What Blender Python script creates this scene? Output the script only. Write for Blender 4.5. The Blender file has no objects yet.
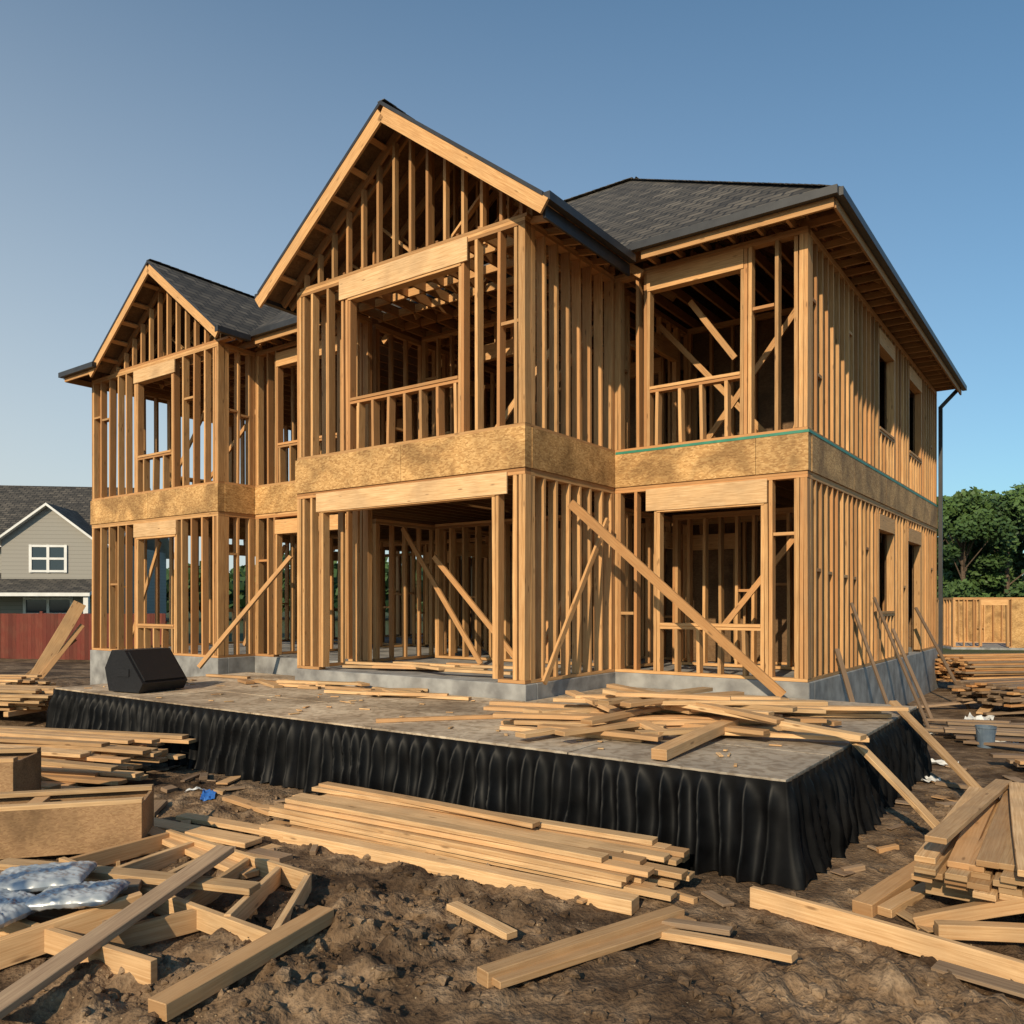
import bpy, math, random
from mathutils import Vector, Matrix, noise
random.seed(11)
R=random.uniform
scene=bpy.context.scene
CA,SA=math.cos(math.radians(35.8)),math.sin(math.radians(35.8))
def H(X,Y,z=0.0):
    return Vector((CA*X+SA*Y,-SA*X+CA*Y,z))
def toH(q,d):
    return (CA*q-SA*d, SA*q+CA*d)

# ---------------------------------------------------------------- materials
def newmat(name):
    m=bpy.data.materials.new(name); m.use_nodes=True
    nt=m.node_tree; b=nt.nodes['Principled BSDF']
    return m,nt,b
def ramp(nt,stops):
    r=nt.nodes.new('ShaderNodeValToRGB')
    e=r.color_ramp.elements
    while len(e)<len(stops): e.new(.5)
    for i,(p,c) in enumerate(stops):
        e[i].position=p; e[i].color=(c[0],c[1],c[2],1) if not isinstance(c,float) else (c,c,c,1)
    return r
def mixc(nt,blend,fac,a,b):
    m=nt.nodes.new('ShaderNodeMix'); m.data_type='RGBA'; m.blend_type=blend
    L=nt.links.new
    if isinstance(fac,(int,float)): m.inputs[0].default_value=fac
    else: L(fac,m.inputs[0])
    for i,s in ((6,a),(7,b)):
        if isinstance(s,tuple): m.inputs[i].default_value=(*s,1)
        else: L(s,m.inputs[i])
    return m.outputs[2]
def bump(nt,b,h,strength,dist):
    bp=nt.nodes.new('ShaderNodeBump'); bp.inputs['Strength'].default_value=strength; bp.inputs['Distance'].default_value=dist
    nt.links.new(h,bp.inputs['Height']); nt.links.new(bp.outputs[0],b.inputs['Normal'])

def wood_mat(name,ca,cb,cred,dirt=0.25):
    m,nt,b=newmat(name); L=nt.links.new
    uv=nt.nodes.new('ShaderNodeUVMap'); uv.uv_map='UVMap'
    mp=nt.nodes.new('ShaderNodeMapping'); mp.inputs['Scale'].default_value=(1.3,34,1); L(uv.outputs[0],mp.inputs[0])
    n=nt.nodes.new('ShaderNodeTexNoise'); n.inputs['Scale'].default_value=2.2; n.inputs['Detail'].default_value=6; n.inputs['Distortion'].default_value=.7; L(mp.outputs[0],n.inputs[0])
    r=ramp(nt,[(.3,ca),(.7,cb)]); L(n.outputs[0],r.inputs[0])
    at=nt.nodes.new('ShaderNodeAttribute'); at.attribute_name='tone'
    sp=nt.nodes.new('ShaderNodeSeparateColor'); L(at.outputs['Color'],sp.inputs[0])
    c=mixc(nt,'MIX',sp.outputs[1],r.outputs[0],cred)
    mk=nt.nodes.new('ShaderNodeMapping'); mk.inputs['Scale'].default_value=(2.2,9,1); L(uv.outputs[0],mk.inputs[0])
    v=nt.nodes.new('ShaderNodeTexVoronoi'); v.inputs['Scale'].default_value=1.0; L(mk.outputs[0],v.inputs[0])
    rk=ramp(nt,[(.06,1.0),(.13,0.0)]); L(v.outputs['Distance'],rk.inputs[0])
    mm=nt.nodes.new('ShaderNodeMath'); mm.operation='MULTIPLY'; mm.inputs[1].default_value=.7; L(rk.outputs[0],mm.inputs[0])
    c=mixc(nt,'MIX',mm.outputs[0],c,(.15,.075,.03))
    tc=nt.nodes.new('ShaderNodeTexCoord')
    n2=nt.nodes.new('ShaderNodeTexNoise'); n2.inputs['Scale'].default_value=2.3; n2.inputs['Detail'].default_value=5; L(tc.outputs['Object'],n2.inputs[0])
    r2=ramp(nt,[(.42,0.0),(.75,1.0)]); L(n2.outputs[0],r2.inputs[0])
    m3=nt.nodes.new('ShaderNodeMath'); m3.operation='MULTIPLY'; m3.inputs[1].default_value=dirt; L(r2.outputs[0],m3.inputs[0])
    c=mixc(nt,'MIX',m3.outputs[0],c,(.16,.11,.07))
    cc=nt.nodes.new('ShaderNodeCombineColor')
    for i in range(3): L(sp.outputs[0],cc.inputs[i])
    c=mixc(nt,'MULTIPLY',1.0,c,cc.outputs[0])
    L(c,b.inputs['Base Color']); b.inputs['Roughness'].default_value=.72
    b.inputs['Specular IOR Level'].default_value=.25
    bump(nt,b,n.outputs[0],.35,.004)
    return m
M_wood=wood_mat('pine_framing',(.45,.228,.085),(.68,.405,.18),(.42,.18,.062),.18)
M_pale=wood_mat('pine_lumber',(.49,.285,.128),(.74,.50,.27),(.48,.25,.105),.34)
M_grey=wood_mat('weathered_lumber',(.24,.155,.095),(.40,.28,.175),(.20,.13,.085),.4)

def osb_mat(name,cs,sc=58):
    m,nt,b=newmat(name); L=nt.links.new
    tc=nt.nodes.new('ShaderNodeTexCoord')
    n0=nt.nodes.new('ShaderNodeTexNoise'); n0.inputs['Scale'].default_value=14; L(tc.outputs['Object'],n0.inputs[0])
    v=nt.nodes.new('ShaderNodeTexVoronoi'); v.inputs['Scale'].default_value=sc
    mx=mixc(nt,'MIX',.04,tc.outputs['Object'],n0.outputs['Color'])
    mp=nt.nodes.new('ShaderNodeMapping'); mp.inputs['Scale'].default_value=(.5,.5,1.3); mp.inputs['Rotation'].default_value=(.3,.2,.5); L(mx,mp.inputs[0]); L(mp.outputs[0],v.inputs[0])
    sp=nt.nodes.new('ShaderNodeSeparateColor'); L(v.outputs['Color'],sp.inputs[0])
    r=ramp(nt,[(0,cs[0]),(.5,cs[1]),(1,cs[2])]); L(sp.outputs[0],r.inputs[0])
    n=nt.nodes.new('ShaderNodeTexNoise'); n.inputs['Scale'].default_value=1.6; n.inputs['Detail'].default_value=8; n.inputs['Distortion'].default_value=.6; L(tc.outputs['Object'],n.inputs[0])
    r2=ramp(nt,[(.36,(.55,.50,.43)),(.60,(1.08,1.03,.98))]); L(n.outputs[0],r2.inputs[0])
    c=mixc(nt,'MULTIPLY',1.0,r.outputs[0],r2.outputs[0])
    at=nt.nodes.new('ShaderNodeAttribute'); at.attribute_name='tone'
    s2=nt.nodes.new('ShaderNodeSeparateColor'); L(at.outputs['Color'],s2.inputs[0])
    mr=nt.nodes.new('ShaderNodeMapRange'); mr.inputs[1].default_value=.6; mr.inputs[2].default_value=1.15; mr.inputs[3].default_value=.82; mr.inputs[4].default_value=1.06; L(s2.outputs[0],mr.inputs[0])
    cc=nt.nodes.new('ShaderNodeCombineColor')
    for i in range(3): L(mr.outputs[0],cc.inputs[i])
    c=mixc(nt,'MULTIPLY',1.0,c,cc.outputs[0])
    L(c,b.inputs['Base Color']); b.inputs['Roughness'].default_value=.75
    bump(nt,b,sp.outputs[1],.3,.003)
    return m
M_osb=osb_mat('osb_sheathing',[(.38,.205,.068),(.54,.32,.12),(.68,.44,.19)],48)
M_osbd=osb_mat('osb_sheathing_shade_tinted',[(.12,.066,.028),(.155,.09,.038),(.19,.115,.054)])  # darker copy of the OSB; interior shade is put into its colour
M_crate=osb_mat('crate_board',[(.27,.155,.07),(.33,.20,.10),(.39,.245,.12)],90)

def noisy_mat(name,c1,c2,scale=4,rough=.8,bs=.3,bd=.01,detail=8,metal=0,spec=.5):
    m,nt,b=newmat(name); L=nt.links.new
    tc=nt.nodes.new('ShaderNodeTexCoord')
    n=nt.nodes.new('ShaderNodeTexNoise'); n.inputs['Scale'].default_value=scale; n.inputs['Detail'].default_value=detail; L(tc.outputs['Object'],n.inputs[0])
    r=ramp(nt,[(.32,c1),(.68,c2)]); L(n.outputs[0],r.inputs[0]); L(r.outputs[0],b.inputs['Base Color'])
    b.inputs['Roughness'].default_value=rough; b.inputs['Metallic'].default_value=metal; b.inputs['Specular IOR Level'].default_value=spec
    if bs: bump(nt,b,n.outputs[0],bs,bd)
    return m
M_conc=noisy_mat('concrete',(.16,.155,.15),(.33,.325,.31),3.5)
M_dark=noisy_mat('dark_metal',(.018,.018,.02),(.03,.03,.032),6,.45,.05)
M_black=noisy_mat('black_fabric',(.0015,.0015,.0018),(.0045,.0045,.005),7,.5,.3,.004,spec=.16)
M_spk=noisy_mat('speaker_paint',(.008,.008,.009),(.016,.016,.018),60,.5,.4,.002,spec=.3)
M_grille=noisy_mat('speaker_grille',(.006,.006,.007),(.02,.02,.022),160,.5,.6,.003,spec=.3)
M_green=noisy_mat('green_tape',(.02,.16,.10),(.04,.24,.15),6,.5,.05)
M_white=noisy_mat('white_trim',(.62,.62,.60),(.74,.74,.72),3,.5,.05)
M_glass,nt,b=newmat('window_glass'); b.inputs['Base Color'].default_value=(.03,.045,.06,1); b.inputs['Roughness'].default_value=.06
M_bark=noisy_mat('bark',(.06,.04,.025),(.13,.09,.06),12,.9,.5,.02)

def shingle(name,c1,c2):
    m,nt,b=newmat(name); L=nt.links.new
    uv=nt.nodes.new('ShaderNodeUVMap'); uv.uv_map='UVMap'
    br=nt.nodes.new('ShaderNodeTexBrick'); br.inputs['Scale'].default_value=1.0
    br.inputs['Brick Width'].default_value=.32; br.inputs['Row Height'].default_value=.2; br.inputs['Mortar Size'].default_value=.022
    br.inputs['Color1'].default_value=(*c1,1); br.inputs['Color2'].default_value=(*c2,1); br.inputs['Mortar'].default_value=(.012,.012,.013,1)
    L(uv.outputs[0],br.inputs[0])
    n=nt.nodes.new('ShaderNodeTexNoise'); n.inputs['Scale'].default_value=2.5; n.inputs['Detail'].default_value=8; L(uv.outputs[0],n.inputs[0])
    r=ramp(nt,[(.3,(.6,.6,.6)),(.7,(1.5,1.45,1.35))]); L(n.outputs[0],r.inputs[0])
    c=mixc(nt,'MULTIPLY',1.0,br.outputs[0],r.outputs[0]); L(c,b.inputs['Base Color'])
    b.inputs['Roughness'].default_value=.85
    bump(nt,b,br.outputs['Fac'],-.9,.03)
    return m
M_sh=shingle('asphalt_shingles',(.036,.033,.030),(.095,.084,.072))

def ground_mat():
    m,nt,b=newmat('dirt'); L=nt.links.new
    tc=nt.nodes.new('ShaderNodeTexCoord')
    def noi(s,d=8,dist=0):
        n=nt.nodes.new('ShaderNodeTexNoise'); n.inputs['Scale'].default_value=s; n.inputs['Detail'].default_value=d; n.inputs['Distortion'].default_value=dist; L(tc.outputs['Object'],n.inputs[0]); return n.outputs[0]
    a=noi(.75,7,.6); f=noi(5,10); g=noi(38,6)
    r=ramp(nt,[(.3,(.095,.060,.035)),(.5,(.175,.118,.072)),(.7,(.28,.20,.13))]); L(f,r.inputs[0])
    r2=ramp(nt,[(.40,(.40,.36,.33)),(.56,(1.12,1.08,1.03))]); L(a,r2.inputs[0])
    c=mixc(nt,'MULTIPLY',1.0,r.outputs[0],r2.outputs[0])
    r3=ramp(nt,[(.30,(.5,.5,.5)),(.55,(1.1,1.1,1.1))]); L(g,r3.inputs[0])
    c=mixc(nt,'MULTIPLY',.7,c,r3.outputs[0])
    v=nt.nodes.new('ShaderNodeTexVoronoi'); v.inputs['Scale'].default_value=30; L(tc.outputs['Object'],v.inputs[0])
    rv=ramp(nt,[(.10,1.0),(.16,0.0)]); L(v.outputs['Distance'],rv.inputs[0])
    s=nt.nodes.new('ShaderNodeSeparateColor'); L(v.outputs['Color'],s.inputs[0])
    gt=nt.nodes.new('ShaderNodeMath'); gt.operation='GREATER_THAN'; gt.inputs[1].default_value=.80; L(s.outputs[0],gt.inputs[0])
    mu=nt.nodes.new('ShaderNodeMath'); mu.operation='MULTIPLY'; L(rv.outputs[0],mu.inputs[0]); L(gt.outputs[0],mu.inputs[1])
    c=mixc(nt,'MIX',mu.outputs[0],c,(.38,.29,.18))
    sx=nt.nodes.new('ShaderNodeSeparateXYZ'); L(tc.outputs['Object'],sx.inputs[0])
    mr=nt.nodes.new('ShaderNodeMapRange'); mr.inputs[1].default_value=28; mr.inputs[2].default_value=36; L(sx.outputs[1],mr.inputs[0])
    c=mixc(nt,'MIX',mr.outputs[0],c,(.06,.075,.03))
    L(c,b.inputs['Base Color']); b.inputs['Roughness'].default_value=.9; b.inputs['Specular IOR Level'].default_value=.2
    ad=nt.nodes.new('ShaderNodeMath'); ad.operation='ADD'; L(f,ad.inputs[0])
    m2=nt.nodes.new('ShaderNodeMath'); m2.operation='MULTIPLY'; m2.inputs[1].default_value=.35; L(g,m2.inputs[0]); L(m2.outputs[0],ad.inputs[1])
    bump(nt,b,ad.outputs[0],1.0,.06)
    return m
M_dirt=ground_mat()

def deck_mat():
    m,nt,b=newmat('stage_plywood'); L=nt.links.new
    tc=nt.nodes.new('ShaderNodeTexCoord')
    n=nt.nodes.new('ShaderNodeTexNoise'); n.inputs['Scale'].default_value=1.1; n.inputs['Detail'].default_value=9; L(tc.outputs['Object'],n.inputs[0])
    r=ramp(nt,[(.34,(.27,.20,.13)),(.5,(.50,.39,.27)),(.66,(.66,.54,.39))]); L(n.outputs[0],r.inputs[0])
    mp=nt.nodes.new('ShaderNodeMapping'); mp.inputs['Scale'].default_value=(1.5,22,1); L(tc.outputs['Object'],mp.inputs[0])
    n2=nt.nodes.new('ShaderNodeTexNoise'); n2.inputs['Scale'].default_value=1.3; n2.inputs['Detail'].default_value=7; L(mp.outputs[0],n2.inputs[0])
    r2=ramp(nt,[(.3,(.78,.76,.74)),(.7,(1.08,1.08,1.08))]); L(n2.outputs[0],r2.inputs[0])
    c=mixc(nt,'MULTIPLY',1.0,r.outputs[0],r2.outputs[0])
    sx=nt.nodes.new('ShaderNodeSeparateXYZ'); L(tc.outputs['Object'],sx.inputs[0])
    mr=nt.nodes.new('ShaderNodeMapRange'); mr.inputs[1].default_value=-7; mr.inputs[2].default_value=-4.0; mr.inputs[3].default_value=0; mr.inputs[4].default_value=.55; L(sx.outputs[0],mr.inputs[0])
    c=mixc(nt,'MIX',mr.outputs[0],c,(.33,.30,.255))
    at=nt.nodes.new('ShaderNodeAttribute'); at.attribute_name='tone'
    sp=nt.nodes.new('ShaderNodeSeparateColor'); L(at.outputs['Color'],sp.inputs[0])
    cc=nt.nodes.new('ShaderNodeCombineColor')
    for i in range(3): L(sp.outputs[0],cc.inputs[i])
    c=mixc(nt,'MULTIPLY',1.0,c,cc.outputs[0])
    n4=nt.nodes.new('ShaderNodeTexNoise'); n4.inputs['Scale'].default_value=9; n4.inputs['Detail'].default_value=9; n4.inputs['Distortion'].default_value=.8; L(tc.outputs['Object'],n4.inputs[0])
    r4=ramp(nt,[(.38,(.60,.55,.50)),(.55,(1.05,1.05,1.05))]); L(n4.outputs[0],r4.inputs[0])
    c=mixc(nt,'MULTIPLY',.85,c,r4.outputs[0])
    L(c,b.inputs['Base Color']); b.inputs['Roughness'].default_value=.7
    bump(nt,b,n2.outputs[0],.2,.004)
    return m
M_deck=deck_mat()

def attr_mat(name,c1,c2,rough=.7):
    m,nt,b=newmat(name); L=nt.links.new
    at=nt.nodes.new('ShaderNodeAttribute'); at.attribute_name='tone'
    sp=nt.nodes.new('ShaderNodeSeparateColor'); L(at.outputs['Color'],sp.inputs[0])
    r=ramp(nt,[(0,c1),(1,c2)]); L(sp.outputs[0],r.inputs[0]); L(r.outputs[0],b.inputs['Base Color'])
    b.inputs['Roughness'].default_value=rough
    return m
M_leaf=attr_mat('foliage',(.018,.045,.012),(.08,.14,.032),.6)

def siding_mat(name,c,step=.18):
    m,nt,b=newmat(name); L=nt.links.new
    tc=nt.nodes.new('ShaderNodeTexCoord'); sx=nt.nodes.new('ShaderNodeSeparateXYZ'); L(tc.outputs['Object'],sx.inputs[0])
    d=nt.nodes.new('ShaderNodeMath'); d.operation='DIVIDE'; d.inputs[1].default_value=step; L(sx.outputs[2],d.inputs[0])
    fr=nt.nodes.new('ShaderNodeMath'); fr.operation='FRACT'; L(d.outputs[0],fr.inputs[0])
    r=ramp(nt,[(0,(.45,.45,.45)),(.12,(1,1,1))]); L(fr.outputs[0],r.inputs[0])
    L(mixc(nt,'MULTIPLY',1.0,c,r.outputs[0]),b.inputs['Base Color']); b.inputs['Roughness'].default_value=.7
    bump(nt,b,fr.outputs[0],-.5,.02)
    return m
M_siding=siding_mat('beige_siding',(.28,.265,.235))
M_redf=wood_mat('red_fence_wood',(.11,.024,.016),(.19,.045,.026),(.14,.026,.018),.2)

# ---------------------------------------------------------------- mesh builder
class MB:
    def __init__(s): s.v=[];s.f=[];s.uv=[];s.col=[];s.mi=[]
    def board(s,p0,p1,w,t,up=(0,0,1),m=0,bow=0,tone=None,seg=1):
        p0=Vector(p0);p1=Vector(p1);d=p1-p0;Ln=d.length
        if Ln<1e-4: return
        d/=Ln; up=Vector(up)
        if abs(d.dot(up.normalized()))>.999: up=Vector((0.01,1,0))
        side=d.cross(up).normalized(); upv=side.cross(d).normalized()
        if tone is None: tone=(R(.66,1.12),max(0,R(-.5,.7)))
        b0=len(s.v); ou,ov=R(0,60),R(0,60)
        bs=R(-1,1)*bow
        for i in range(seg+1):
            f=i/seg; c=p0+(p1-p0)*f+ (side*bs+upv*bow*.4)*(4*f*(1-f)) 
            for a,bb in ((-1,-1),(1,-1),(1,1),(-1,1)):
                s.v.append(c+side*(a*w/2)+upv*(bb*t/2))
        per=[0,w,w+t,2*w+t,2*(w+t)]
        for i in range(seg):
            A=b0+4*i;B=A+4
            for k in range(4):
                k2=(k+1)%4
                s.f.append((A+k,A+k2,B+k2,B+k))
                u0,u1=ou+Ln*i/seg,ou+Ln*(i+1)/seg
                s.uv+= [(u0,ov+per[k]),(u0,ov+per[k+1]),(u1,ov+per[k+1]),(u1,ov+per[k])]
                s.col+=[tone]*4; s.mi.append(m)
        E=b0+4*seg
        for q,tn in (((b0+3,b0+2,b0+1,b0),.8),((E,E+1,E+2,E+3),.8)):
            s.f.append(q); s.uv+=[(ou,ov),(ou+w*.6,ov),(ou+w*.6,ov+t*.6),(ou,ov+t*.6)]
            s.col+=[(tone[0]*tn,min(1,tone[1]+.2))]*4; s.mi.append(m)
    def box(s,x0,x1,y0,y1,z0,z1,m=0,tone=None):
        s.board(((x0),(y0+y1)/2,(z0+z1)/2),((x1),(y0+y1)/2,(z0+z1)/2),abs(y1-y0),abs(z1-z0),m=m,tone=tone)
    def poly(s,pts,m=0,tone=(1,0),uv=None):
        b0=len(s.v); s.v+= [Vector(p) for p in pts]; s.f.append(tuple(range(b0,b0+len(pts))))
        s.uv+= uv if uv else [(p[0],p[1]) for p in pts]
        s.col+=[tone]*len(pts); s.mi.append(m)
    def slab(s,pts,th,mt,mu,me):
        pts=[Vector(p) for p in pts]
        n=(pts[1]-pts[0]).cross(pts[2]-pts[0]).normalized()
        if n.z<0: pts=pts[::-1]; n=-n
        h=Vector((0,0,1)).cross(n)
        h=h.normalized() if h.length>1e-4 else Vector((1,0,0))
        g=n.cross(h)
        uv=[(p.dot(h)+50,p.dot(g)+50) for p in pts]
        s.poly(pts,mt,uv=uv)
        lo=[p-Vector((0,0,th)) for p in pts]
        s.poly(lo[::-1],mu,uv=uv[::-1])
        k=len(pts)
        for i in range(k):
            j=(i+1)%k; s.poly([pts[i],lo[i],lo[j],pts[j]],me)
    def tube(s,p0,p1,r0,r1,n=8,m=0,tone=(.8,0),cap=True):
        p0=Vector(p0);p1=Vector(p1);d=(p1-p0).normalized()
        a=d.orthogonal().normalized();b=d.cross(a);b0=len(s.v)
        for c,r in ((p0,r0),(p1,r1)):
            for i in range(n):
                t=2*math.pi*i/n; s.v.append(c+a*(r*math.cos(t))+b*(r*math.sin(t)))
        for i in range(n):
            j=(i+1)%n; s.f.append((b0+i,b0+j,b0+n+j,b0+n+i)); s.uv+=[(i*.1,0),(i*.1+.1,0),(i*.1+.1,1),(i*.1,1)]; s.col+=[tone]*4; s.mi.append(m)
        if cap:
            s.f.append(tuple(range(b0+n,b0+2*n))); s.uv+=[(0,0)]*n; s.col+=[tone]*n; s.mi.append(m)
            s.f.append(tuple(range(b0+n-1,b0-1,-1))); s.uv+=[(0,0)]*n; s.col+=[tone]*n; s.mi.append(m)
    def make(s,name,mats,parent=None,bevel=0,smooth=False):
        me=bpy.data.meshes.new(name); me.from_pydata([tuple(v) for v in s.v],[],s.f)
        for m in mats: me.materials.append(m)
        me.polygons.foreach_set('material_index',s.mi)
        ul=me.uv_layers.new(name='UVMap'); ul.data.foreach_set('uv',[c for u in s.uv for c in u])
        ca=me.color_attributes.new('tone','FLOAT_COLOR','CORNER')
        ca.data.foreach_set('color',[x for c in s.col for x in (c[0],c[1],0.0,1.0)])
        if smooth: me.polygons.foreach_set('use_smooth',[True]*len(me.polygons))
        me.update()
        o=bpy.data.objects.new(name,me); scene.collection.objects.link(o)
        if parent: o.parent=parent
        if bevel:
            bv=o.modifiers.new('bev','BEVEL'); bv.width=bevel; bv.segments=1; bv.limit_method='ANGLE'
        return o
def empty(name,loc=(0,0,0),rot=0):
    e=bpy.data.objects.new(name,None); e.location=loc; e.rotation_euler=(0,0,rot); scene.collection.objects.link(e); return e

# ---------------------------------------------------------------- ground
def sm(a,b,x):
    t=max(0,min(1,(x-a)/(b-a))); return t*t*(3-2*t)
def blob(q,d,cq,cd,r): 
    return math.exp(-((q-cq)**2+(d-cd)**2)/(r*r))
def gz(q,d):
    if d>70 or abs(q)>70 or d<-20: return 0.0
    X,Y=toH(q,d)
    inst=sm(-13.9,-13.2,X)*sm(-1.2,-1.9,X)*sm(5.6,6.2,Y)
    inh=sm(-20.5,-19.3,X)*sm(-2.6,-3.3,X)*sm(8.5,9.7,Y)*sm(24,22.6,Y)
    flat=1-max(inst,inh)
    z=.05*noise.noise(Vector((q*.35,d*.35,0)))+.035*noise.noise(Vector((q*1.1,d*1.1,3)))
    pk=blob(q,d,-.95,5.15,.62)+blob(q,d,-1.5,4.25,.5)+.8*blob(q,d,1.75,4.15,.55)
    ch=min(1,.25+blob(q,d,-.9,5.0,.9)+blob(q,d,-1.8,4.2,.8)+blob(q,d,1.9,4.15,.9)+.7*blob(q,d,-2.4,8.2,1.2)+.8*blob(q,d,4.6,7.5,1.3)+.6*blob(q,d,-.4,5.9,.7)+.6*blob(q,d,3,4.9,.6))
    if d<14 and abs(q)<12:
        f=noise.fractal(Vector((q*3.2,d*3.2,7)),1.0,2.1,6)
        z+=ch*.11*max(-.35,f)+.012*noise.fractal(Vector((q*11,d*11,1)),.8,2.1,3)
        z+=ch*.06*abs(noise.noise(Vector((q*8,d*8,5))))
        z+=.08*pk*(.6+noise.noise(Vector((q*5,d*5,9))))
    z*=flat
    z+=.28*sm(-13.0,-16,X)*sm(14,9,Y)*sm(4.0,7.0,Y)*flat
    return z
def axis(lo,hi,step,far):
    a=[lo+i*step for i in range(int((hi-lo)/step)+1)]
    s=step;x=a[-1];r=[]
    while x<far: s*=1.22; x+=s; r.append(x)
    s=step;x=a[0];l=[]
    while x>-far: s*=1.22; x-=s; l.append(x)
    return l[::-1]+a+r
xs=axis(-5.5,5.5,.024,1500); ys=axis(3.6,9.2,.024,1500)
verts=[];faces=[]
for y in ys:
    for x in xs: verts.append((x,y,gz(x,y)))
nx=len(xs)
for j in range(len(ys)-1):
    for i in range(nx-1):
        a=j*nx+i; faces.append((a,a+1,a+nx+1,a+nx))
me=bpy.data.meshes.new('ground'); me.from_pydata(verts,[],faces); me.materials.append(M_dirt)
me.polygons.foreach_set('use_smooth',[True]*len(faces)); me.update()
go=bpy.data.objects.new('ground',me); scene.collection.objects.link(go)

cl=MB()
def clod(q,d,r):
    c=Vector((q,d,gz(q,d)+r*.2)); b0=len(cl.v)
    pts=[(0,0,1),(0,0,-1)]
    ring=7; sd=R(0,99)
    for k,(zz,rr) in enumerate(((.5,.86),(-.4,.9))):
        for i in range(ring):
            t=2*math.pi*(i+.5*k)/ring; pts.append((rr*math.cos(t),rr*math.sin(t),zz))
    ax,ay=R(.7,1.3),R(.7,1.3)
    for p in pts:
        p=Vector(p); s=r*(1+.75*noise.noise(p*1.9+Vector((sd,0,0))))
        cl.v.append(c+Vector((p.x*s*ax,p.y*s*ay,p.z*s*.7)))
    fs=[]
    for i in range(ring):
        j=(i+1)%ring
        fs+=[(b0,b0+2+i,b0+2+j),(b0+2+i,b0+2+ring+i,b0+2+j),(b0+2+j,b0+2+ring+i,b0+2+ring+j),(b0+1,b0+2+ring+j,b0+2+ring+i)]
    for f in fs: cl.f.append(f); cl.uv+=[(0,0)]*3; cl.col+=[(1,0)]*3; cl.mi.append(0)
zones=[(-.9,5.0,.6,750),(-1.7,4.3,.5,350),(1.9,4.3,.7,420),(4.4,7.3,1.2,300),(-.4,5.9,.6,260),(3,5,.5,150),(-2.4,8.2,1.0,260),(0,6,3.5,1500)]
for cq,cd,rr,n in zones:
    for _ in range(n):
        q=random.gauss(cq,rr);d=random.gauss(cd,rr*.75)
        if d<3.6: continue
        X,Y=toH(q,d)
        if X<-1.8 and Y>6.05 and X>-13.3: continue
        clod(q,d,min(.055,.005+random.expovariate(1/.010)))
cl.make('dirt_clods',[M_dirt],smooth=False)

# ---------------------------------------------------------------- HOUSE
house=empty('house_under_construction',(0,0,0),-math.radians(35.8))
ZF,ZB0,ZB1,ZT=1.0,3.94,4.5,7.33
fr=MB()
def wall(a,b,n,z0,z1,ops=(),sp=.36,dep=.14,th=.05,mb=None,blk=.22):
    mb=mb or fr
    a=Vector((*a,0));b=Vector((*b,0));n=Vector((*n,0)); L=(b-a).length;t=(b-a)/L
    off=-n*(dep/2)
    P=lambda s,z:a+t*s+off+Vector((0,0,z))
    ax=0 if abs(t.x)>.5 else 1
    O=[]
    for (c0,c1,zb,zt) in ops:
        s0,s1=sorted((abs(c0-a[ax]),abs(c1-a[ax]))); O.append((s0,s1,zb,zt))
    e=.002
    def hp(s0,s1,z,tk,d=dep,tone=None): mb.board(P(s0,z),P(s1,z),d,tk,tone=tone)
    cuts=[o for o in O if o[2]<=z0+.02]; s=0
    for o in sorted(cuts): hp(s,o[0]-.1,z0+.023,.044); s=o[1]+.1
    hp(s,L,z0+.023,.044)
    hp(0,L,z1-.069,.044); hp(0,L,z1-.0225,.044)
    zb,zt=z0+.045+e,z1-.091-e
    def stud(s,za,zc,d=dep-.004,w=th):
        if zc-za<.05: return
        j=R(-.009,.009); mb.board(P(s+j,za),P(s-j,zc),w,d,up=n,bow=R(0,.006),seg=2)
    s=th/2; S=[]
    while s<L-th: S.append(s); s+=sp*R(.9,1.1)
    S.append(L-th/2)
    base=list(S)
    S+= [th*1.55, L-th*1.6]
    for s in S:
        hit=None
        for o in O:
            if o[0]-.12<s<o[1]+.12: hit=o
        if not hit: stud(s,zb,zt); continue
        if hit[0]+.02<s<hit[1]-.02:
            stud(s,zb,hit[2]-.05)
            stud(s,hit[3]+.30,zt)
    for i in range(len(base)-1):
        s0,s1=base[i],base[i+1]
        if s1-s0<.2 or random.random()>blk: continue
        if any(o[0]-.13<s1 and s0<o[1]+.13 for o in O): continue
        z=z0+(z1-z0)*random.choice([.5,.52,.34,.68])+R(-.1,.1)
        mb.board(P(s0+th/2+.012,z),P(s1-th/2-.012,z),dep-.012,.044)
    for (s0,s1,ob,ot) in O:
        for k in (s0-.026,s1+.026): stud(k,zb,ot)
        for k in (s0-.08,s1+.08): stud(k,zb,zt)
        hh=min(.29,zt-ot)
        if hh>.05: mb.board(P(s0-.052,ot+hh/2+e),P(s1+.052,ot+hh/2+e),dep+.02,hh-.006,tone=(R(1.0,1.15),0))
        if ob>z0+.1:
            hp(s0,s1,ob-.025,.046,dep-.002); hp(s0-.0,s1,ob+.022,.044,dep+.03)
bo=MB()
def band(x0,x1,y0,y1):
    if x1-x0>y1-y0:
        c=x0
        while c<x1-.01:
            e=min(c+2.44,x1); 
            if x1-e<.5: e=x1
            bo.box(c,e-.007,y0,y1,ZB0+.002,ZB1-.002,0); c=e
    else:
        c=y0
        while c<y1-.01:
            e=min(c+2.44,y1)
            if y1-e<.5: e=y1
            bo.box(x0,x1,c,e-.007,ZB0+.002,ZB1-.002,0); c=e
def two(a,b,n,o1=(),o2=(),**k):
    wall(a,b,n,ZF,ZB0,o1,**k); wall(a,b,n,ZB1,ZT,o2,**k)
two((-11,9.05),(-6.31,9.05),(0,-1),[(-10.35,-6.87,ZF,3.58)],[(-9.71,-7.48,5.32,6.93)])
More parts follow.
